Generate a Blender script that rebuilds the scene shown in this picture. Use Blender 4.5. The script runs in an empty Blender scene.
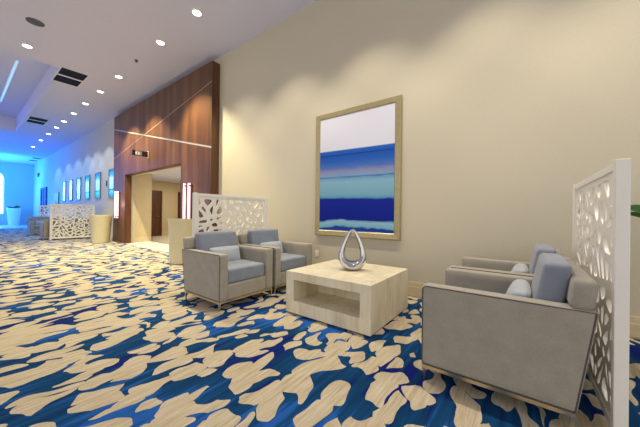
import bpy, bmesh, math, random
from mathutils import Vector, Matrix
C = bpy.context.scene.collection
sc = bpy.context.scene
R = math.radians

# ------------------------------------------------------------------ camera
YAW, PITCH, ROLL, FPX, EYE = R(36.628), R(0.149), R(0.662), 270.891, 1.2
F = Vector((-math.sin(YAW)*math.cos(PITCH), math.cos(YAW)*math.cos(PITCH), math.sin(PITCH)))
Rt = Vector((math.cos(YAW), math.sin(YAW), 0)); Up = Rt.cross(F)
R2 = Rt*math.cos(ROLL) + Up*math.sin(ROLL); U2 = Up*math.cos(ROLL) - Rt*math.sin(ROLL)
cd = bpy.data.cameras.new('camera'); cam = bpy.data.objects.new('camera', cd); C.objects.link(cam)
M = Matrix.Identity(4)
for i in range(3):
    M[i][0] = R2[i]; M[i][1] = U2[i]; M[i][2] = -F[i]; M[i][3] = (0, 0, EYE)[i]
cam.matrix_world = M
cd.sensor_width = 36; cd.lens = 36*FPX/640; cd.clip_end = 200; cd.clip_start = .02
sc.camera = cam

# ------------------------------------------------------------------ world, light, exposure
sc.view_settings.view_transform = 'Standard'; sc.view_settings.look = 'None'
sc.view_settings.gamma = 1; sc.view_settings.use_curve_mapping = False
sc.view_settings.exposure = 0.34
w = bpy.data.worlds.new('world'); sc.world = w; w.use_nodes = True
w.node_tree.nodes['Background'].inputs[0].default_value = (1, .97, .94, 1)
w.node_tree.nodes['Background'].inputs[1].default_value = .88

def look(o, to):
    o.rotation_euler = (Vector(to) - o.location).to_track_quat('-Z', 'Y').to_euler()
def area(name, loc, to, sx, sy, power, col):
    l = bpy.data.lights.new(name, 'AREA'); l.shape = 'RECTANGLE'; l.size = sx; l.size_y = sy
    l.energy = power; l.color = col
    o = bpy.data.objects.new(name, l); C.objects.link(o); o.location = loc; look(o, to)
    return o
# blue daylight that comes in through the windows on the left of the far end
area('far_daylight', (-28.5, -6.3, 3.0), (-28.9, 4, 2.4), 11, 4.2, 1100, (.01, .15, 1)).data.spread = R(115)
area('far_ceiling_fill', (-31, 0.5, 3.4), (-33, 1.5, 5.2), 5, 3, 150, (.02, .55, 1))  # added uplight that tints the far ceiling cyan; no cove is built
area('far_window_light', (-34.2, 1.6, 2.8), (-29, 1.4, 0), 1.5, 3.2, 120, (.10, .62, 1))

H = 5.237          # ceiling
W = 4.05           # long wall
WP = 3.83          # front of the wood panelling
XE = -34.5         # end wall
LX = [-24.7, -22.05, -19.9, -18.04, -16.52, -14.85, -13.14, -11.4, -9.69, -6.92, -5.29, -3.65, -2.0, -.35, 1.3]
LY = 2.87
for x in LX:
    l = bpy.data.lights.new('downlight', 'SPOT'); l.energy = 150; l.spot_size = R(100); l.spot_blend = .35
    l.color = (1, .80, .50) if x > -13.5 else ((.65, .80, 1) if x > -18 else (.30, .60, 1)); l.shadow_soft_size = .06
    if -12 < x < -6: l.color = (1, .88, .52); l.energy = 820; l.spot_blend = .5
    if x > -6: l.energy = 175; l.spot_size = R(92); l.spot_blend = .6; l.color = (1, .89, .70)
    o = bpy.data.objects.new('downlight', l); C.objects.link(o); o.location = (x, LY, H-.03)

# ------------------------------------------------------------------ material helpers
def mat(name, col=(.5, .5, .5), rough=.5, metal=0, **k):
    m = bpy.data.materials.new(name); m.use_nodes = True
    b = m.node_tree.nodes['Principled BSDF']
    b.inputs['Base Color'].default_value = (*col, 1); b.inputs['Roughness'].default_value = rough
    b.inputs['Metallic'].default_value = metal
    if 'emit' in k:
        b.inputs['Emission Color'].default_value = (*k['emit'], 1); b.inputs['Emission Strength'].default_value = k.get('es', 1)
    if 'sheen' in k: b.inputs['Sheen Weight'].default_value = k['sheen']
    if 'spec' in k: b.inputs['Specular IOR Level'].default_value = k['spec']
    return m
class N:
    def __init__(s, m): s.t = m.node_tree; s.b = s.t.nodes['Principled BSDF']
    def new(s, ty, **k):
        n = s.t.nodes.new(ty)
        for a, v in k.items(): setattr(n, a, v)
        return n
    def link(s, a, b): s.t.links.new(a, b)
    def set(s, sock, v):
        if hasattr(v, 'default_value'): s.link(v, sock)
        else: sock.default_value = v
    def coord(s, scale=(1, 1, 1), rot=(0, 0, 0), src='Object'):
        tc = s.new('ShaderNodeTexCoord'); mp = s.new('ShaderNodeMapping')
        s.link(tc.outputs[src], mp.inputs[0]); mp.inputs['Scale'].default_value = scale
        mp.inputs['Rotation'].default_value = rot
        return mp.outputs[0]
    def noise(s, vec, scale=5, detail=2, rough=.5, dist=0):
        n = s.new('ShaderNodeTexNoise'); s.link(vec, n.inputs['Vector'])
        n.inputs['Scale'].default_value = scale; n.inputs['Detail'].default_value = detail
        n.inputs['Roughness'].default_value = rough; n.inputs['Distortion'].default_value = dist
        return n.outputs['Fac']
    def math(s, op, a, b=0, c=0):
        n = s.new('ShaderNodeMath', operation=op); s.set(n.inputs[0], a); s.set(n.inputs[1], b); s.set(n.inputs[2], c)
        return n.outputs[0]
    def ramp(s, fac, stops, interp='LINEAR'):
        n = s.new('ShaderNodeValToRGB'); r = n.color_ramp; r.interpolation = interp
        while len(r.elements) < len(stops): r.elements.new(.5)
        for e, (p, c) in zip(r.elements, stops): e.position = p; e.color = (*c, 1)
        s.link(fac, n.inputs[0]); return n.outputs[0]
    def mix(s, f, a, b):
        n = s.new('ShaderNodeMix', data_type='RGBA'); s.set(n.inputs[0], f)
        for i, v in ((6, a), (7, b)):
            if isinstance(v, tuple): n.inputs[i].default_value = (*v, 1)
            else: s.link(v, n.inputs[i])
        return n.outputs[2]
    def bump(s, h, strength=.2, dist=.01):
        n = s.new('ShaderNodeBump'); n.inputs['Strength'].default_value = strength; n.inputs['Distance'].default_value = dist
        s.link(h, n.inputs['Height']); s.link(n.outputs[0], s.b.inputs['Normal'])
    def base(s, c): s.link(c, s.b.inputs['Base Color'])

def mottled(name, c1, c2, scale, rough=.6, bump=0, stretch=(1, 1, 1), **k):
    m = mat(name, c1, rough, **k); n = N(m); v = n.coord(stretch)
    f = n.noise(v, scale, 4, .6); n.base(n.ramp(f, [(.3, c1), (.7, c2)]))
    if bump: n.bump(n.noise(v, scale*3, 2), bump, .004)
    return m

wallM = mottled('wall_paint', (.575, .52, .40), (.605, .55, .425), 40, .75, .15)
passM = mottled('passage_paint', (.56, .46, .29), (.60, .50, .32), 30, .8)
ceilM = mottled('ceiling_paint', (.66, .67, .86), (.69, .70, .89), 20, .85)
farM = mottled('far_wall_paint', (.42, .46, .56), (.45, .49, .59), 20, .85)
baseM = mottled('baseboard_paint', (.60, .50, .33), (.64, .54, .36), 20, .5)
tileM = mat('pale_tile', (.75, .72, .66), .25)
n = N(tileM); v = n.coord()
br = n.new('ShaderNodeTexBrick'); n.link(v, br.inputs[0]); br.inputs['Scale'].default_value = 1.6
br.inputs['Color1'].default_value = (.76, .73, .67, 1); br.inputs['Color2'].default_value = (.72, .69, .62, 1)
br.inputs['Mortar'].default_value = (.5, .48, .43, 1); br.inputs['Mortar Size'].default_value = .006; br.offset = .5
n.base(br.outputs['Color'])

# patterned carpet
carpetM = mat('patterned_carpet', (.6, .5, .35), .95, spec=.1)
n = N(carpetM)
v0 = n.coord((1, .62, 1), (0, 0, R(7)))
wn = n.new('ShaderNodeTexNoise'); n.link(v0, wn.inputs['Vector']); wn.inputs['Scale'].default_value = 4.8; wn.inputs['Detail'].default_value = 1
sub = n.new('ShaderNodeVectorMath', operation='SUBTRACT'); n.link(wn.outputs['Color'], sub.inputs[0]); sub.inputs[1].default_value = (.5, .5, .5)
scl = n.new('ShaderNodeVectorMath', operation='SCALE'); n.link(sub.outputs[0], scl.inputs[0]); scl.inputs['Scale'].default_value = .24
add = n.new('ShaderNodeVectorMath', operation='ADD'); n.link(v0, add.inputs[0]); n.link(scl.outputs[0], add.inputs[1])
def voro(feature):
    q = n.new('ShaderNodeTexVoronoi', feature=feature); n.link(add.outputs[0], q.inputs['Vector'])
    q.voronoi_dimensions = '2D'; q.inputs['Scale'].default_value = 5.9; q.inputs['Randomness'].default_value = .9
    return q.outputs['Distance']
mid = n.noise(v0, 6.0, 0)
low = n.noise(n.coord((1, .34, 1), (0, 0, R(-32))), .8, 1)
cell = n.math('MULTIPLY_ADD', voro('F1'), -.80, voro('DISTANCE_TO_EDGE'))      # high inside a pebble, low on the web between
cell = n.math('MULTIPLY_ADD', mid, 1.6, cell)
cell = n.math('MULTIPLY_ADD', low, .50, cell)
thr = n.math('LESS_THAN', cell, .80)
vs = n.coord((9, .55, 1), (0, 0, R(4)))
streak = n.noise(vs, 2.2, 3, .6)
patch = n.noise(v0, 1.3, 1)
tone = n.math('MULTIPLY_ADD', streak, .55, n.math('MULTIPLY', patch, .6))
blues = n.ramp(tone, [(.0, (.003, .008, .10)), (.47, (.004, .012, .14)), (.505, (.003, .034, .10)), (.615, (.005, .052, .15)), (.665, (.015, .09, .34)), (1, (.03, .14, .48))])
grain = n.noise(n.coord((14, 1.1, 1), (0, 0, R(4))), 3, 5, .65)
fine = n.noise(n.coord(), 180, 2)
g2 = n.math('MULTIPLY_ADD', fine, .35, n.math('MULTIPLY', grain, .75))
beige = n.ramp(g2, [(.35, (.34, .265, .16)), (.53, (.48, .40, .27)), (.72, (.60, .55, .44))])
n.base(n.mix(thr, beige, blues))
n.bump(fine, .4, .004)

# wood
woodM = mat('red_brown_wood', (.3, .1, .04), .45)
n = N(woodM); v = n.coord((5, 5, .35))
g = n.noise(v, 3, 5, .65, .4); pl = n.noise(n.coord((4.0, 4, .02)), 1.0, 0)
t = n.math('MULTIPLY_ADD', pl, .5, n.math('MULTIPLY', g, .6))
n.base(n.ramp(t, [(.35, (.065, .025, .011)), (.55, (.115, .046, .018)), (.75, (.185, .082, .032))]))
doorM = mat('dark_wood', (.10, .04, .02), .4)
n = N(doorM); n.base(n.ramp(n.noise(n.coord((6, 6, .5)), 3, 4), [(.3, (.07, .024, .010)), (.7, (.12, .042, .017))]))
whiteM = mottled('white_lacquer', (.86, .83, .74), (.88, .85, .76), 10, .35)
faintM = mat('bronze_inlay', (.45, .33, .26), .35, .2)
inlayM = mat('silver_inlay', (.52, .50, .49), .25, .3)
taupeM = mat('taupe_fabric', (.30, .27, .23), .9, sheen=.3)
def weave(m, c1, c2, s=260):
    n = N(m); v = n.coord(); a = n.noise(v, s, 2); b = n.noise(v, 9, 3)
    f = n.math('MULTIPLY_ADD', a, .6, n.math('MULTIPLY', b, .4))
    n.base(n.ramp(f, [(.35, c1), (.65, c2)])); n.bump(a, .3, .002)
weave(taupeM, (.29, .262, .21), (.385, .35, .285))
blueM = mat('blue_grey_fabric', (.2, .25, .33), .85, sheen=.3); weave(blueM, (.185, .212, .265), (.255, .285, .345))
paleM = mat('pale_blue_fabric', (.4, .46, .55), .85, sheen=.3); weave(paleM, (.36, .39, .44), (.46, .49, .54))
pipeM = mat('dark_piping', (.09, .08, .075), .8)
metalM = mat('champagne_metal', (.62, .53, .40), .28, 1)
chromeM = mat('polished_chrome', (.62, .60, .60), .05, 1)
tableM = mat('pale_veneer', (.8, .7, .5), .35)
n = N(tableM); v = n.coord((7, 7, .9)); g = n.noise(v, 2.5, 5, .65)
vb = n.coord(); nb = n.noise(n.coord((3, 3, 1.2)), 2.2, 3)
t = n.math('MULTIPLY_ADD', nb, .5, n.math('MULTIPLY', g, .55))
n.base(n.ramp(t, [(.34, (.62, .52, .33)), (.5, (.76, .68, .49)), (.68, (.86, .80, .63))]))
creamM = mottled('cream_resin', (.66, .60, .40), (.70, .64, .43), 8, .4)
goldM = mottled('champagne_frame', (.36, .30, .155), (.43, .36, .19), 18, .35, metal=.35)
blackM = mat('black_plastic', (.012, .010, .012), .4)
darkM = mat('dark_slot', (.012, .010, .030), .6)
greyM = mat('grey_grille', (.10, .11, .14), .7)
lampM = mat('lamp_lens', (1, 1, 1), .5, emit=(1, .96, .90), es=9)
trimM = mat('lamp_trim', (.8, .8, .8), .4)
tubeM = mat('glowing_tube', (1, .9, .92), .4, emit=(1, .58, .70), es=.9)
soilM = mottled('potting_soil', (.05, .035, .02), (.08, .055, .035), 40, .95)
leafM = mottled('green_leaf', (.03, .13, .03), (.07, .22, .05), 6, .4)
bdoorM = mat('blue_glass_door', (.03, .07, .22), .15)
steelM = mat('sconce_steel', (.6, .55, .55), .3, .8)

# ------------------------------------------------------------------ mesh helpers
def obj(name, bm, m, parent=None, smooth=False):
    me = bpy.data.meshes.new(name); bmesh.ops.recalc_face_normals(bm, faces=bm.faces); bm.to_mesh(me); bm.free()
    me.materials.append(m)
    if smooth:
        for p in me.polygons: p.use_smooth = True
        try: me.set_sharp_from_angle(angle=R(40))
        except Exception: pass
    o = bpy.data.objects.new(name, me); C.objects.link(o)
    if parent: o.parent = parent
    return o
def box(bm, x0, x1, y0, y1, z0, z1, bev=0, seg=2):
    r = bmesh.ops.create_cube(bm, size=1)
    for v in r['verts']:
        v.co = Vector(((x0+x1)/2 + v.co.x*(x1-x0), (y0+y1)/2 + v.co.y*(y1-y0), (z0+z1)/2 + v.co.z*(z1-z0)))
    if bev:
        es = list({e for v in r['verts'] for e in v.link_edges})
        bmesh.ops.bevel(bm, geom=es, offset=bev, segments=seg, affect='EDGES', profile=.5)
    return r['verts']
def BX(*a, **k): bm = bmesh.new(); box(bm, *a, **k); return bm
def BXS(*L):
    bm = bmesh.new()
    for a in L: box(bm, *a)
    return bm
def struct(name, bm, m, parent=None):
    o = obj(name, bm, m, parent)
    if not parent: o['kind'] = 'structure'
    return o
def tag(o, label, cat, group=None):
    o['label'] = label; o['category'] = cat
    if group: o['group'] = group
    return o
def thing(name, label, cat, loc=(0, 0, 0), rz=0, group=None):
    o = bpy.data.objects.new(name, None); C.objects.link(o); o.location = loc; o.rotation_euler = (0, 0, rz)
    o.empty_display_size = .1
    return tag(o, label, cat, group)
def dup(root, loc, rz, label, group=None):
    r = root.copy(); C.objects.link(r); r.location = loc; r.rotation_euler = (0, 0, rz); r['label'] = label
    if group: r['group'] = group
    elif 'group' in r: del r['group']
    for ch in list(root.children):
        c = ch.copy(); C.objects.link(c); c.parent = r
        for g in list(ch.children):
            d = g.copy(); C.objects.link(d); d.parent = c
    return r
def rbox(c, h, r, crown=(0, 0, 0), n=14, fn=None):
    """rounded, optionally crowned upholstery block: centre c, half sizes h, edge radius r"""
    bm = bmesh.new(); cache = {}
    ts = [-math.cos(math.pi*i/n) for i in range(n+1)]
    def vert(u, v, w):
        k = (round(u, 5), round(v, 5), round(w, 5))
        if k in cache: return cache[k]
        p = Vector((u*h[0], v*h[1], w*h[2]))
        q = Vector([max(-(h[i]-r), min(h[i]-r, p[i])) for i in range(3)])
        d = p-q
        if d.length > 1e-9: p = q + d.normalized()*r
        p.x += crown[0]*u*(1-v*v)*(1-w*w); p.y += crown[1]*v*(1-u*u)*(1-w*w); p.z += crown[2]*w*(1-u*u)*(1-v*v)
        p += Vector(c)
        if fn: p = Vector(fn(p))
        cache[k] = bm.verts.new(p); return cache[k]
    for ax in range(3):
        for s in (-1, 1):
            for i in range(n):
                for j in range(n):
                    q = []
                    for a, b in ((i, j), (i+1, j), (i+1, j+1), (i, j+1)):
                        t = [0, 0, 0]; t[ax] = s; t[(ax+1) % 3] = ts[a]; t[(ax+2) % 3] = ts[b]; q.append(vert(*t))
                    try: bm.faces.new(q)
                    except ValueError: pass
    return bm
def tube(bm, pts, r, closed=False, seg=6):
    pts = [Vector(p) for p in pts]; rings = []; n = len(pts)
    for i, p in enumerate(pts):
        a = pts[(i-1) % n] if (closed or i > 0) else p; b = pts[(i+1) % n] if (closed or i < n-1) else p
        t = (b-a).normalized(); up = Vector((0, 1, 0)) if abs(t.y) < .9 else Vector((1, 0, 0))
        s = t.cross(up).normalized(); u = s.cross(t)
        rr = r[i] if isinstance(r, (list, tuple)) else r
        rings.append([bm.verts.new(p + (s*math.cos(2*math.pi*k/seg) + u*math.sin(2*math.pi*k/seg))*rr) for k in range(seg)])
    m = n if closed else n-1
    for i in range(m):
        A, B = rings[i], rings[(i+1) % n]
        for k in range(seg): bm.faces.new((A[k], A[(k+1) % seg], B[(k+1) % seg], B[k]))
    if not closed: bm.faces.new(rings[0]); bm.faces.new(rings[-1])
def lathe(prof, seg=40, bm=None, c=(0, 0)):
    bm = bm or bmesh.new(); rings = []
    for r, z in prof:
        if r < 1e-6: rings.append([bm.verts.new((c[0], c[1], z))])
        else: rings.append([bm.verts.new((c[0]+r*math.cos(2*math.pi*k/seg), c[1]+r*math.sin(2*math.pi*k/seg), z)) for k in range(seg)])
    for A, B in zip(rings, rings[1:]):
        for k in range(seg):
            if len(A) == 1 and len(B) == 1: continue
            if len(A) == 1: bm.faces.new((A[0], B[k], B[(k+1) % seg]))
            elif len(B) == 1: bm.faces.new((A[k], A[(k+1) % seg], B[0]))
            else: bm.faces.new((A[k], A[(k+1) % seg], B[(k+1) % seg], B[k]))
    return bm

# ------------------------------------------------------------------ room shell
PX0, PX1, PZ = -13.36, -6.284, 5.05       # wood panelling extent
OX0, OX1, OZ = -12.11, -7.79, 2.63        # opening
XR = 4.5; YN = -6.5
struct('floor', BXS((-28, XR, YN, WP, -.1, 0), (-28, PX0, WP, W, -.1, 0), (PX1, XR, WP, W, -.1, 0)), carpetM)
struct('floor', BXS((PX0, PX1, WP, W, -.1, 0), (-16, -7, W, 10, -.1, 0)), tileM)
struct('floor', BX(XE, -28, YN, W, -.1, 0), tileM)
struct('wall_right', BXS((XE-.2, -12.34, W, W+.2, 0, H), (-12.34, OX1+.02, W, W+.2, OZ, H), (OX1+.02, XR, W, W+.2, 0, H)), wallM)
struct('wall_left', BX(XE, -20, YN-.2, YN, 0, H), farM)  # unseen blank wall, added to keep white world light off the blue end
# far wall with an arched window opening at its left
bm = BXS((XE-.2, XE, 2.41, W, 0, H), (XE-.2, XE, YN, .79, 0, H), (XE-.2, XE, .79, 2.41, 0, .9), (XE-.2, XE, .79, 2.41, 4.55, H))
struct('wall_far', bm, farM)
bm = bmesh.new(); K = 20
def arch_pts(r, x):
    return [(x, 1.60 + r*math.cos(math.pi*k/K), 3.72 + r*math.sin(math.pi*k/K)) for k in range(K+1)]
pa, pb = arch_pts(.81, XE), arch_pts(.81, XE-.2)
for k in range(K):
    ya, yb = pa[k][1], pa[k+1][1]
    f = [bm.verts.new(q) for q in (pa[k], pa[k+1], (XE, yb, 4.55), (XE, ya, 4.55))]; bm.faces.new(f)
    f = [bm.verts.new(q) for q in (pa[k], pa[k+1], pb[k+1], pb[k])]; bm.faces.new(f)
struct('wall_far', bm, farM)
glassM = mat('bright_window_glass', (.6, .9, 1), .2, emit=(.45, .92, 1), es=1.8)
wn_ = struct('window_1', BX(XE-.16, XE-.13, .79, 2.41, .9, 4.55), glassM)
struct('window_frame', BXS(*[(XE-.12, XE-.06, .79, 2.41, z, z+.06) for z in (.9, 2.1, 3.3)], *[(XE-.125, XE-.055, y, y+.06, .9, 4.5) for y in (.79, 1.57, 2.35)]), whiteM, wn_)
# ceiling with the recessed tray
TX0, TX1, TY0, TY1, TZ = -20.7, -10.5, -3.2, 1.79, 5.90
bm = BXS((XE-.2, TX0, YN, W+.2, H, H+.12), (TX1, XR, YN, W+.2, H, H+.12), (TX0, TX1, TY1, W+.2, H, H+.12), (TX0, TX1, YN, TY0, H, H+.12),
         (TX0-.1, TX1+.1, TY0-.1, TY1+.1, TZ, TZ+.1), (TX0-.1, TX0, TY0, TY1, H+.12, TZ), (TX1, TX1+.1, TY0, TY1, H+.12, TZ),
         (TX0-.1, TX1+.1, TY1, TY1+.1, H+.12, TZ), (TX0-.1, TX1+.1, TY0-.1, TY0, H+.12, TZ))
struct('ceiling', bm, ceilM)
# baseboards: stepped profile
def basebd(x0, x1, name='baseboard_right'):
    struct(name, BXS((x0, x1, W-.022, W, 0, .19), (x0, x1, W-.034, W, .02, .15), (x0, x1, W-.016, W, .19, .215)), baseM)
basebd(PX1+.002, XR); basebd(-25.0, PX0-.002)
# passage behind the opening
PC = 2.78
struct('wall_passage', BXS((-12.55, -12.34, W+.2, 4.65, 0, PC), (-14.9, -12.34, 4.65, 4.86, 0, PC), (-15.1, -14.9, 4.65, 10, 0, PC),
                           (-15.1, -7.2, 10, 10.2, 0, PC), (-7.4, -7.2, W+.2, 10, 0, PC)), passM)
struct('ceiling', BX(-15.1, -7.2, W+.2, 10.2, PC, PC+.1), ceilM)
struct('baseboard_passage', BXS((-12.34, -12.31, W, 4.89, 0, .2), (-12.6, -12.31, 4.86, 4.89, 0, .2), (-14.9, -14.87, 4.9, 5.43, 0, .2), (-14.9, -14.87, 6.35, 7.14, 0, .2)), baseM)
for i, y in enumerate((5.44, 7.15)):
    d = struct('door_%d' % (i+1), BX(-14.9, -14.86, y+.07, y+.83, .0, 2.22), doorM)
    struct('door_frame', BXS((-14.9, -14.83, y, y+.07, 0, 2.3), (-14.9, -14.83, y+.83, y+.9, 0, 2.3), (-14.9, -14.83, y+.07, y+.83, 2.22, 2.3)), doorM, d)
    hb = bmesh.new(); tube(hb, [(-14.86, y+.75, 1.0), (-14.80, y+.75, 1.0), (-14.80, y+.63, 1.0)], .012); struct('door_handle', hb, metalM, d)
for (x, y, e) in ((-13.0, 6.3, 32), (-10.2, 5.6, 45)):
    l = bpy.data.lights.new('passage_downlight', 'AREA'); l.size = .5; l.energy = e; l.color = (1, .86, .62)
    o = bpy.data.objects.new('passage_downlight', l); C.objects.link(o); o.location = (x, y, PC-.02)

# ------------------------------------------------------------------ wood panelling round the opening
wp = thing('wood_wall_panel', 'tall red-brown wood panelling framing the wide opening, crossed by two silver lines', 'wall panel', (0, 0, 0))
obj('panel_face', BXS((PX0, OX0, WP, W-.002, 0, PZ), (OX1, PX1, WP, W-.002, 0, PZ), (OX0, OX1, WP, W-.002, OZ, PZ)), woodM, wp)
obj('jamb_lining', BXS((OX0, OX0+.02, WP-.004, W-.002, 0, OZ), (OX1-.02, OX1, WP-.004, W-.002, 0, OZ), (OX0+.02, OX1-.02, WP-.004, W-.002, OZ-.02, OZ)), doorM, wp)
def inlay(x0, z0, x1, z1, w=.022):
    bm = bmesh.new(); vs = [bm.verts.new((x, y, z)) for y in (WP-.005, WP+.002) for x, z in ((x0, z0-w), (x1, z1-w), (x1, z1+w), (x0, z0+w))]
    for f in ((0, 1, 2, 3), (4, 5, 6, 7), (0, 1, 5, 4), (1, 2, 6, 5), (2, 3, 7, 6), (3, 0, 4, 7)): bm.faces.new([vs[i] for i in f])
    return bm
obj('inlay_line', inlay(PX0, 4.55, PX1, 2.857), inlayM, wp)
obj('inlay_line', inlay(PX0, 3.35, PX1, 4.53, .009), faintM, wp)
obj('plinth', BXS((PX0-.004, OX0, WP-.012, WP, 0, .16), (OX1, PX1+.004, WP-.012, WP, 0, .16)), woodM, wp)

# sconces: paired glowing tubes
def sconce(x, label):
    t = thing('wall_sconce', label, 'wall light', (x, WP, 0), 0, 'tube sconces beside the opening')
    obj('backplate', BX(-.17, .17, -.03, -.001, .98, 1.98, bev=.008), doorM, t)
    for s in (-.125, .125):
        b = bmesh.new(); lathe([(0, .96), (.03, .96), (.034, .98), (.034, 1.98), (.03, 2.0), (0, 2.0)], 18, b, (s, -.07)); obj('glass_tube', b, tubeM, t, True)
    for z in (1.0, 1.92): obj('bracket', BX(-.16, .16, -.1, -.02, z, z+.03), doorM, t)
    l = bpy.data.lights.new('sconce_glow', 'POINT'); l.energy = 3; l.color = (1, .7, .78); l.shadow_soft_size = .1
    o = bpy.data.objects.new('sconce_glow', l); C.objects.link(o); o.location = (x, WP-.28, 1.5)
sconce(-12.76, 'glowing twin-tube wall sconce left of the wood-framed opening')
sconce(-7.34, 'glowing twin-tube wall sconce right of the opening, above the cream planter')

# restroom flag sign
t = thing('restroom_sign', 'small black flag sign with white figures jutting from the wood panelling above the opening', 'sign', (-10.05, WP, 3.125))
obj('sign_board', BX(-.02, .02, -.46, -.015, -.085, .085, bev=.004), blackM, t)
obj('wall_plate', BX(-.03, .03, -.015, -.0005, -.11, .11), whiteM, t)
signW = mat('sign_white', (.9, .9, .9), .5)
b = bmesh.new()
for s, yy in ((-1, -.36), (-1, -.28)):
    for x in (.0205,):
        box(b, x, x+.004, yy-.018, yy+.018, -.035, .03)
        box(b, x, x+.004, yy-.013, yy-.002, -.068, -.035); box(b, x, x+.004, yy+.002, yy+.013, -.068, -.035)
        box(b, x, x+.004, yy-.011, yy+.011, .038, .06)
box(b, .0205, .0245, -.315, -.323, -.07, .07)
obj('figure_symbol', b, signW, t)
obj('divider_bar', BX(.0205, .0245, -.225, -.215, -.07, .07), signW, t)

# ------------------------------------------------------------------ framed corridor artwork
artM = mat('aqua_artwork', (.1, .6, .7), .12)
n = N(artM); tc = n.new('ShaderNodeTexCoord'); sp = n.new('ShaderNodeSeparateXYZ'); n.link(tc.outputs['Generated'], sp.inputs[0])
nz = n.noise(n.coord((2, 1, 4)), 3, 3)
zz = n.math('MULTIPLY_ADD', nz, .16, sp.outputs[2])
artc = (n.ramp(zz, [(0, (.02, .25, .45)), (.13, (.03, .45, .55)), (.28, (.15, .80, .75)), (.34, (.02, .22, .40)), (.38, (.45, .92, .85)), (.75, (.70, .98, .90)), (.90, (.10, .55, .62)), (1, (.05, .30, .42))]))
n.base(artc); n.link(artc, n.b.inputs['Emission Color']); n.b.inputs['Emission Strength'].default_value = .25   # weak emission added in the artwork's own colours
dfM = mat('grey_frame', (.18, .22, .28), .4)
ZF0, ZF1 = 1.83, 3.06
FXS = [-22.9, -21.25, -19.53, -17.88, -16.17, -14.25]
whichf = ['farthest', 'second farthest', 'third farthest', 'third nearest', 'second nearest', 'nearest']
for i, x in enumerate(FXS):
    a = thing('framed_artwork', 'tall narrow bright aqua artwork on the corridor wall, %s of the six' % whichf[i], 'picture', (x, W, 0), 0, 'aqua artworks along the corridor wall')
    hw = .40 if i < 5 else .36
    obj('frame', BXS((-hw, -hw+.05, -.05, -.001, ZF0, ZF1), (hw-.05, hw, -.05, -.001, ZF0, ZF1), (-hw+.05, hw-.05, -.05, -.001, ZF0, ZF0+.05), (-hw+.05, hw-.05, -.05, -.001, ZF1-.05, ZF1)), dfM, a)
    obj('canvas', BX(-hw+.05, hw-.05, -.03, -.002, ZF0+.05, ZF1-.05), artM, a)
tag(obj('wall_thermostat', BX(-15.02, -14.93, W-.03, W-.001, 2.35, 2.6, bev=.005), blackM), 'tiny dark wall device between the two nearest aqua artworks', 'thermostat')

# far doors on the long wall
d = struct('door_3', BXS((-30.2, -29.35, W-.05, W-.001, 0, 2.85), (-29.25, -28.4, W-.05, W-.001, 0, 2.85)), bdoorM)
struct('door_frame', BXS((-30.35, -30.2, W-.09, W-.001, 0, 3.0), (-28.4, -28.25, W-.09, W-.001, 0, 3.0), (-30.2, -28.4, W-.09, W-.001, 2.85, 3.0), (-29.35, -29.25, W-.07, W-.001, 0, 2.85)), bdoorM, d)
struct('door_handle', BXS((-29.45, -29.42, W-.11, W-.05, .9, 1.3), (-29.18, -29.15, W-.11, W-.05, .9, 1.3)), steelM, d)
struct('door_4', BX(-25.6, -24.3, W-.05, W-.001, 0, 2.45), doorM)
tag(obj('exit_light', BX(-31.8, -31.5, W-.1, W-.001, 4.0, 4.3, bev=.01), greyM), 'tiny dark box high on the wall above the far blue doors', 'emergency light')

# ------------------------------------------------------------------ ceiling fittings
vis = [x for x in LX if x < -5]
nth = ['farthest', 'second farthest', 'third farthest', 'fourth farthest', 'fifth farthest', 'sixth farthest', 'fifth nearest', 'fourth nearest', 'third nearest', 'second nearest', 'nearest']
def downlight(x, y, label, group=None):
    t = thing('recessed_downlight', label, 'ceiling light', (x, y, H), 0, group)
    obj('trim_ring', lathe([(.078, -.0005), (.078, -.006), (.095, -.01), (.115, -.006), (.118, -.0005)], 28), trimM, t, True)
    obj('lens', lathe([(0, -.008), (.078, -.007), (.078, -.001)], 28), lampM, t)
for x, s in zip(vis, nth):
    downlight(x, LY, 'round white recessed downlight, %s of the long row beside the wall' % s, 'downlights in the long ceiling row')
downlight(-9.75, 1.01, 'lone round downlight beside the ceiling recess, under the round speaker')
t = thing('ceiling_speaker', 'round dark grey speaker grille flush in the ceiling at upper left', 'speaker', (-8.37, .98, H))
obj('grille', lathe([(0, -.012), (.09, -.011), (.125, -.006), (.13, -.001)], 32), greyM, t, True)
obj('rim', lathe([(.13, -.0005), (.132, -.008), (.145, -.006), (.146, -.0005)], 32), greyM, t, True)
tag(obj('sprinkler_head', lathe([(0, -.05), (.03, -.048), (.03, -.04), (.01, -.035), (.01, -.012), (.045, -.008), (.045, -.0005)], 16), greyM), 'tiny sprinkler head on the ceiling near the wood panelling', 'sprinkler').location = (-8.25, 2.83, H)
def vent(x0, x1, y0, y1, label):
    t = thing('air_vent', label, 'air vent', ((x0+x1)/2, (y0+y1)/2, H)); hx, hy = (x1-x0)/2, (y1-y0)/2
    obj('frame', BXS((-hx-.03, hx+.03, -hy-.03, -hy, -.012, -.0005), (-hx-.03, hx+.03, hy, hy+.03, -.012, -.0005), (-hx-.03, -hx, -hy, hy, -.012, -.0005),
                     (hx, hx+.03, -hy, hy, -.012, -.0005), (-.045, .045, -hy, hy, -.012, -.0005)), trimM if hx > .4 else greyM, t)
    for s in (-1, 1):
        xa, xb = sorted((s*.045, s*hx))
        g = bmesh.new(); box(g, xa, xb, -hy, hy, -.004, -.0005)
        k = xa+.03
        while k < xb-.01: box(g, k, k+.012, -hy, hy, -.011, -.004); k += .05
        obj('louvre', g, darkM, t)
vent(-11.57, -10.34, 1.74, 2.31, 'dark twin-slot air vent in the ceiling, the nearer and larger looking one')
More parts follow.
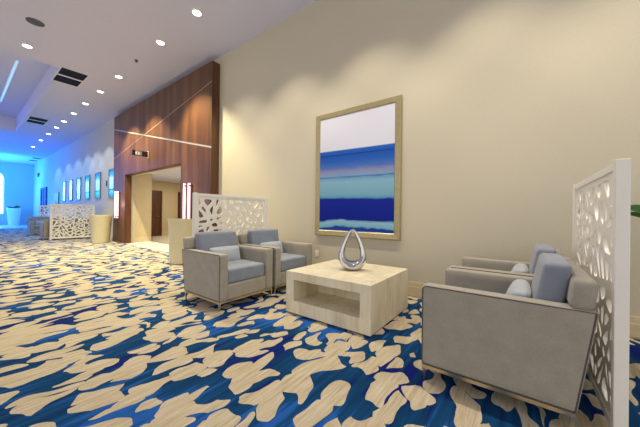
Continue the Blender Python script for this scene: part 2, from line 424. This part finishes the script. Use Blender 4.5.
vent(-18.0, -16.8, 1.86, 2.42, 'dark twin-slot air vent in the ceiling, the farther one past the recess side')
for x, s in ((-31.4, 'farther'), (-29.9, 'nearer')):
    tag(obj('ceiling_slot_vent', BXS((x-.2, x+.2, 3.5, 3.85, -.02, -.0005), (x-.24, x+.24, 3.46, 3.5, -.014, -.0005), (x-.24, x+.24, 3.85, 3.89, -.014, -.0005)), darkM), 'small dark ceiling vent at the far blue end, %s of two' % s, 'air vent').location.z = H
slotM = mat('slot_light_lens', (.6, .8, 1), .4, emit=(.35, .65, 1), es=.45)
t = thing('linear_slot_light', 'long thin bluish light strip inside the ceiling recess', 'ceiling light', (-15.4, 1.11, TZ))
obj('lens', BX(-2.68, 2.68, -.03, .03, -.006, -.0005), slotM, t)
obj('trim', BXS((-2.7, 2.7, -.05, -.03, -.01, -.0005), (-2.7, 2.7, .03, .05, -.01, -.0005)), trimM, t)

# ------------------------------------------------------------------ big painting
t = thing('framed_painting', 'large abstract seascape painting in a champagne frame on the beige wall', 'painting', (0, W, 0))
X0, X1, Z0, Z1, fw = -3.10, -1.472, .815, 3.03, .10
def frame_bm():
    bm = bmesh.new()
    prof = [(0, 0), (0, -.035), (.012, -.05), (.085, -.040), (.10, -.028), (.10, 0)]   # (inset, y)
    loops = []
    for ins, y in prof:
        loops.append([bm.verts.new(p) for p in ((X0+ins, y-.001, Z0+ins), (X1-ins, y-.001, Z0+ins), (X1-ins, y-.001, Z1-ins), (X0+ins, y-.001, Z1-ins))])
    for A, B in zip(loops, loops[1:]+loops[:1]):
        for k in range(4): bm.faces.new((A[k], A[(k+1) % 4], B[(k+1) % 4], B[k]))
    return bm
obj('frame', frame_bm(), goldM, t)
paintM = mat('seascape_paint', (.5, .5, .6), .6, spec=.15)
n = N(paintM); tc = n.new('ShaderNodeTexCoord'); sp = n.new('ShaderNodeSeparateXYZ'); n.link(tc.outputs['Generated'], sp.inputs[0])
wv = n.noise(n.coord((1.2, 1, 1)), 1.5, 2); fi = n.noise(n.coord((1.5, 1, 9)), 3, 4, .65)
# the low bands wave, the horizon stays straight
lowm = n.math('MULTIPLY', n.math('SUBTRACT', wv, .5), n.math('MAXIMUM', n.math('MULTIPLY_ADD', sp.outputs[2], -.35, .10), 0))
fm = n.math('MULTIPLY', n.math('SUBTRACT', fi, .5), n.math('LESS_THAN', sp.outputs[2], .63))
z = n.math('ADD', sp.outputs[2], n.math('MULTIPLY_ADD', lowm, 1.2, n.math('MULTIPLY', fm, .035)))
z = n.math('ADD', z, n.math('MULTIPLY_ADD', sp.outputs[0], .015, -.008))
wht = (.70, .71, .82); db = (.012, .045, .33); nv = (.004, .012, .26)
n.base(n.ramp(z, [(0, (.015, .06, .40)), (.022, (.01, .03, .30)), (.034, (.16, .45, .60)), (.070, (.30, .50, .62)), (.082, (.16, .40, .58)), (.092, nv), (.17, (.004, .016, .28)), (.272, (.006, .02, .30)), (.284, (.10, .32, .50)),
                  (.31, (.18, .40, .54)), (.42, (.24, .46, .60)), (.455, (.15, .34, .55)), (.463, (.05, .12, .35)), (.472, (.20, .36, .58)), (.51, (.26, .27, .46)), (.545, (.08, .17, .50)), (.60, (.02, .11, .48)), (.648, (.015, .09, .44)), (.655, (.008, .03, .25)), (.664, (.015, .10, .48)), (.695, (.015, .12, .50)), (.701, wht), (1, (.73, .73, .84))]))
obj('canvas', BX(X0+fw, X1-fw, -.028, -.002, Z0+fw, Z1-fw), paintM, t)

# wall outlet
t = thing('wall_outlet', 'small white power outlet low on the beige wall by the painting corner', 'outlet', (-3.07, W, .46))
obj('cover_plate', BX(-.038, .038, -.008, -.0005, -.06, .06, bev=.003), whiteM, t)
for s in (-.026, .026):
    obj('socket', BXS((-.016, .016, -.011, -.0078, s-.016, s+.016)), mat('ivory', (.75, .74, .70), .4), t)

# ------------------------------------------------------------------ coffee table
def coffee_table(loc, label):
    t = thing('coffee_table', label, 'coffee table', loc)
    hx, hy, z = .565, .54, .507
    bm = bmesh.new()
    rx, z0, z1, dp = .445, .165, .412, .60
    box(bm, -hx, hx, -hy, hy, z1, z, 0)                         # top
    box(bm, -hx, hx, -hy, hy, .015, z0, 0)                      # bottom slab
    box(bm, -hx, -rx, -hy, hy, z0, z1); box(bm, rx, hx, -hy, hy, z0, z1)
    bmesh.ops.remove_doubles(bm, verts=bm.verts, dist=1e-5)
    obj('body', bm, tableM, t)
    obj('back_panel', BX(-rx, rx, hy-dp, hy-dp+.02, z0, z1), tableM, t)
    obj('toe_kick', BX(-hx+.02, hx-.02, -hy+.02, hy-.02, 0, .015), doorM, t)
    return t
T1 = coffee_table((-1.735, 2.96, 0), 'square pale veneer coffee table with an open recess, in front of the painting')

# teardrop sculpture
def sculpture(loc):
    bm = bmesh.new(); n_, seg = 48, 16; rings = []
    for i in range(n_):
        a = 2*math.pi*i/n_            # a=0 top, pi bottom
        # teardrop centre line
        s = math.sin(a); zc = .235 + .215*math.cos(a)
        xw = .145*s*(1 - .62*((math.cos(a)+1)/2)**1.3)*1.0
        if math.cos(a) < 0: zc = .235 + .165*math.cos(a)
        zc = zc
        bulge = ((1-math.cos(a))/2)
        rx = .020 + .034*bulge**1.5      # in the plane
        ry = .018 + .095*bulge**1.8      # depth
        dz = 1e-3
        def cpt(b):
            s_ = math.sin(b); z_ = .235 + (.215 if math.cos(b) >= 0 else .165)*math.cos(b)
            return Vector((.150*s_*(1-.62*((math.cos(b)+1)/2)**1.3), 0, z_))
        p = cpt(a); tan = (cpt(a+.01)-cpt(a-.01)).normalized(); nrm = Vector((tan.z, 0, -tan.x))
        rings.append([bm.verts.new(p + nrm*rx*math.cos(2*math.pi*k/seg) + Vector((0, 1, 0))*ry*math.sin(2*math.pi*k/seg)) for k in range(seg)])
    for i in range(n_):
        A, B = rings[i], rings[(i+1) % n_]
        for k in range(seg): bm.faces.new((A[k], A[(k+1) % seg], B[(k+1) % seg], B[k]))
    zmin = min(v.co.z for v in bm.verts)
    for v in bm.verts: v.co.z = max(v.co.z - zmin, .012) - .012
    for v in bm.verts: v.co.z *= 1.16; v.co.x *= 1.12; v.co.y *= 1.05
    o = obj('ring_sculpture', bm, chromeM, None, True); o.location = loc; o.rotation_euler = (0, 0, R(28))
    return tag(o, 'polished silver teardrop ring sculpture on the pale coffee table', 'sculpture')
sculpture((-1.70, 2.98, .508))

# ------------------------------------------------------------------ armchair (faces +x in its own frame)
HWC = .44
def make_chair(label, loc, rz, group):
    t = thing('armchair', label, 'armchair', loc, rz, group)
    aw = .125; L = .46
    def rake(p):       # rear edge leans back towards the top
        k = max(0, min(1, (-.05 - p[0])/.4)); return (p[0] + (.075 - .085*(p[2]-.11)/.58)*k, p[1], p[2])
    for s in (-1, 1):
        a = obj('arm', rbox((0, s*(HWC-aw/2), .40), (L, aw/2, .29), .022, n=10, fn=rake), taupeM, t, True)
        y = s*(HWC-.003); z0, z1 = .122, .683; xf = L-.008
        pts = [(xf, z0), (xf, z1-.02), (xf-.02, z1), (.0, z1), (-.2, z1), (-L+.012, z1), (-L+.012, z0), (-.2, z0), (0, z0)]
        b = bmesh.new(); tube(b, [rake((p[0], y, p[1])) for p in pts], .0045, True, 6); obj('piping', b, pipeM, a)
    obj('front_rail', rbox((L-.065, 0, .205), (.045, HWC-aw, .095), .012, n=8), taupeM, t, True)
    obj('seat_base', BX(-.33, L-.11, -HWC+aw, HWC-aw, .11, .295), taupeM, t)
    iw = HWC-aw-.004
    sc_ = obj('seat_cushion', rbox((.085, 0, .395), (.345, iw, .095), .035, (.006, 0, .016), n=14), blueM, t, True)
    b = bmesh.new(); tube(b, [(.425, -iw+.02, .465), (.43, 0, .472), (.425, iw-.02, .465)], .005); obj('piping', b, blueM, sc_)
    def lean(p): k = (p[2]-.48)/.42; return (p[0] - .075*k, p[1], p[2])
    obj('back_cushion', rbox((-.235, 0, .70), (.068, iw, .215), .028, (.010, 0, .010), n=14, fn=lean), blueM, t, True)
    def lean2(p): k = (p[2]-.13)/.73; return (p[0] - .085*k, p[1], p[2])
    bm = rbox((-.335, 0, .77), (.055, HWC-.004, .085), .035, (0, 0, .006), n=12, fn=lean2)
    obj('back_shell', bm, taupeM, t, True)
    obj('back_panel', rbox((-.335, 0, .40), (.05, HWC-aw, .29), .012, n=6, fn=lean2), taupeM, t, True)
    def pil(p): k = (p[2]-.5)/.25; return (p[0] - .06*k, p[1], p[2])
    obj('lumbar_pillow', rbox((-.085, .02, .59), (.05, .235, .112), .035, (.028, 0, .006), n=14, fn=pil), paleM, t, True)
    # metal frame and feet
    r_ = .012
    obj('base_frame', BXS((-.375, .45, HWC-.028, HWC-.004, .086, .11), (-.375, .45, -HWC+.004, -HWC+.028, .086, .11),
                          (.426, .45, -HWC+.028, HWC-.028, .086, .11), (-.375, -.351, -HWC+.028, HWC-.028, .086, .11)), metalM, t)
    for x in (-.363, .438):
        for y in (-HWC+.016, HWC-.016):
            bm = bmesh.new(); vs = box(bm, x-r_, x+r_, y-r_, y+r_, 0, .086)
            for v in vs:
                if v.co.z < .01: v.co.x += (x - v.co.x)*.35; v.co.y += (y-v.co.y)*.35
            obj('leg', bm, metalM, t)
    return t
G1 = 'armchairs around the near coffee table'; G2 = 'armchairs of the far seating group'
cxL = -3.382; cxR = -.127
ch = make_chair('blue-cushioned grey armchair nearest the cream planter, left pair, near one', (cxL, 2.352, 0), 0, G1)
dup(ch, (cxL, 3.275, 0), 0, 'blue-cushioned grey armchair of the left pair, the one closer to the wall', G1)
dup(ch, (cxR, 2.492, 0), math.pi, 'large foreground armchair seen side-on at right, in front of the white screen', G1)
dup(ch, (cxR, 3.405, 0), math.pi, 'armchair behind the foreground one at right, against the beige wall', G1)
DX = -16.05
dup(ch, (cxR+DX, 2.60, 0), math.pi, 'small distant armchair with its back to the far white screen, nearer the aisle', G2)
dup(ch, (cxR+DX, 3.50, 0), math.pi, 'small distant armchair hidden behind the far white screen, by the wall', G2)
dup(ch, (cxL+DX, 2.60, 0), 0, 'distant armchair of the far group at the blue end, nearer the aisle', G2)
dup(ch, (cxL+DX, 3.50, 0), 0, 'distant armchair of the far group at the blue end, by the wall', G2)
dup(T1, (-1.735+DX, 3.06, 0), 0, 'small distant coffee table between the far armchairs')

# ------------------------------------------------------------------ pierced screens (plane runs along y)
def clip(poly, px, py, nx, ny):
    out = []
    for i in range(len(poly)):
        a, b = poly[i], poly[(i+1) % len(poly)]
        da = (a[0]-px)*nx + (a[1]-py)*ny; db_ = (b[0]-px)*nx + (b[1]-py)*ny
        if da >= 0: out.append(a)
        if (da > 0) != (db_ > 0) and abs(da-db_) > 1e-12:
            k = da/(da-db_); out.append((a[0]+(b[0]-a[0])*k, a[1]+(b[1]-a[1])*k))
    return out
def parea(p): return .5*sum(p[i][0]*p[(i+1) % len(p)][1] - p[(i+1) % len(p)][0]*p[i][1] for i in range(len(p)))
def inset(poly, d):
    out = poly
    for i in range(len(poly)):
        a, b = poly[i], poly[(i+1) % len(poly)]; ex, ey = b[0]-a[0], b[1]-a[1]; l = math.hypot(ex, ey)
        if l < 1e-6: continue
        nx, ny = -ey/l, ex/l; out = clip(out, a[0]+nx*d, a[1]+ny*d, nx, ny)
        if len(out) < 3: return []
    return out
def chaikin(p, it=2):
    for _ in range(it):
        q = []
        for i in range(len(p)):
            a, b = p[i], p[(i+1) % len(p)]
            q += [(a[0]*.78+b[0]*.22, a[1]*.78+b[1]*.22), (a[0]*.22+b[0]*.78, a[1]*.22+b[1]*.78)]
        p = q
    return p
SW, SH, PWD = 1.46, 1.50, .055
def screen_holes(seed):
    rnd = random.Random(seed); w0, w1, h0, h1 = -SW/2+PWD+.008, SW/2-PWD-.008, .105, SH-.06
    todo = [[(w0, h0), (w1, h0), (w1, h1), (w0, h1)]]; holes = []
    while todo:
        p = todo.pop(); A = parea(p)
        if A < .026*rnd.uniform(.55, 1.35) : holes.append(p); continue
        cx = sum(q[0] for q in p)/len(p); cy = sum(q[1] for q in p)/len(p)
        # split roughly across the longest extent, at a loose angle
        best = max(((q[0]-r_[0])**2 + (q[1]-r_[1])**2, math.atan2(q[1]-r_[1], q[0]-r_[0])) for q in p for r_ in p)
        th = best[1] + rnd.uniform(-.75, .75); cx += rnd.uniform(-.03, .03); cy += rnd.uniform(-.03, .03)
        nx, ny = math.cos(th), math.sin(th)
        for s in (1, -1):
            q = clip(p, cx, cy, nx*s, ny*s)
            if len(q) >= 3 and parea(q) > 1e-4: todo.append(q)
    res = []
    for p in holes:
        q = inset(p, .0165 + rnd.uniform(0, .009))
        if len(q) >= 3 and parea(q) > .0012: res.append(chaikin(q))
    return res
def make_screen(label, loc, seed, rz=0):
    t = thing('pierced_screen', label, 'room divider', loc, rz, 'white pierced screens')
    cu = bpy.data.curves.new('panel', 'CURVE'); cu.dimensions = '2D'; cu.fill_mode = 'BOTH'; cu.extrude = .010
    def spl(pts):
        s = cu.splines.new('POLY'); s.points.add(len(pts)-1); s.use_cyclic_u = True
        for i, p in enumerate(pts): s.points[i].co = (p[0], p[1], 0, 1)
    w0, w1, h0, h1 = -SW/2+PWD-.002, SW/2-PWD+.002, .085, SH-.042
    spl([(w0, h0), (w1, h0), (w1, h1), (w0, h1)])
    for h in screen_holes(seed): spl(h)
    tmp = bpy.data.objects.new('tmp', cu); C.objects.link(tmp)
    dg = bpy.context.evaluated_depsgraph_get(); me = bpy.data.meshes.new_from_object(tmp.evaluated_get(dg))
    bpy.data.objects.remove(tmp)
    me.transform(Matrix(((0, 0, 1, 0), (1, 0, 0, 0), (0, 1, 0, 0), (0, 0, 0, 1))))
    me.materials.clear(); me.materials.append(whiteM); me.name = 'pierced_panel'
    o = bpy.data.objects.new('pierced_panel', me); C.objects.link(o); o.parent = t
    hp = PWD/2
    for s in (-1, 1):
        y = s*(SW/2-hp)
        p = obj('post', BX(-hp, hp, y-hp, y+hp, .012, SH+.004, bev=.004), whiteM, t)
        obj('foot_plate', BX(-.13, .13, y-.045, y+.045, 0, .012, bev=.003), whiteM, t)
    obj('top_rail', BX(-.02, .02, -SW/2+PWD, SW/2-PWD, SH-.045, SH-.003, bev=.003), whiteM, t)
    obj('bottom_rail', BX(-.02, .02, -SW/2+PWD, SW/2-PWD, .045, .088, bev=.003), whiteM, t)
    return t
make_screen('white pierced screen close at the right edge, behind the foreground armchair', (.418, 2.775, 0), 3)
make_screen('white pierced screen behind the left pair of armchairs', (-3.96, 2.86, 0), 11)
make_screen('small distant white pierced screen at left beside the far cream planter', (-15.6, 3.05, 0), 23)
make_screen('farthest small white pierced screen, behind the far armchairs at the blue end', (-19.95, 3.28, 0), 31)

# ------------------------------------------------------------------ planters
def planter(loc, rt, rb, h, label, soil=True, m=creamM):
    t = thing('tapered_planter', label, 'planter', loc)
    obj('pot', lathe([(0, 0), (rb-.02, 0), (rb, .015), (rt-.012, h-.05), (rt, h-.02), (rt, h), (rt-.03, h), (rt-.035, h-.08), (0, h-.08)], 44), m, t, True)
    if soil: obj('soil', lathe([(0, h-.06), (rt*.5, h-.062), (rt-.036, h-.07), (rt-.036, h-.079)], 24), soilM, t, True)
    return t
planter((-6.52, 3.27, 0), .335, .29, 1.05, 'pale cream tapered planter right of the wide opening, behind the near armchair')
planter((-13.15, 3.38, 0), .37, .28, 1.07, 'pale cream tapered planter left of the wood panelling, beside the far screen')
pot = mat('white_resin', (.8, .85, .85), .4)
def plant(loc, rt, rb, h, m, n_, ln, label, seed, width=.05, droop=.5, a0=None):
    rnd = random.Random(seed); t = planter(loc, rt, rb, h, label, True, m); t.name = 'potted_plant'; t['category'] = 'potted plant'
    for i in range(n_):
        a = (a0 or 0) + 2*math.pi*i/n_ + rnd.uniform(-.3, .3); L = ln*rnd.uniform(.75, 1.1); tl = rnd.choice((-1, 1))*rnd.uniform(.5, 1.3); el = rnd.uniform(.45, 1.05)
        bm = bmesh.new(); rows = []
        for k in range(9):
            u = k/8; r_ = L*u*math.cos(el)*(1+.25*u); z = h-.065 + L*(u*math.sin(el)) - droop*L*u*u*.45
            w_ = width*math.sin(math.pi*min(1, .08+u*.92))**.8 + .003
            c, s = math.cos(a), math.sin(a)
            rows.append([bm.verts.new((r_*c - q*w_*s, r_*s + q*w_*c, z + q*w_*tl + dz)) for dz in (0,) for q in (-1, 0, 1)])
        for A, B in zip(rows, rows[1:]):
            for j in range(2): bm.faces.new((A[j], A[j+1], B[j+1], B[j]))
        bmesh.ops.solidify(bm, geom=list(bm.faces), thickness=.003)
        obj('leaf', bm, leafM, t, True)
    return t
plant((1.20, 3.20, 0), .25, .2, 1.08, pot, 18, .62, 'green strappy plant entering the right edge of the picture behind the near screen', 5, .055)
plant((-33.7, 2.88, 0), .42, .32, 1.42, pot, 12, .42, 'large white tapered planter with a small green plant against the blue far wall', 8, .07, .3)
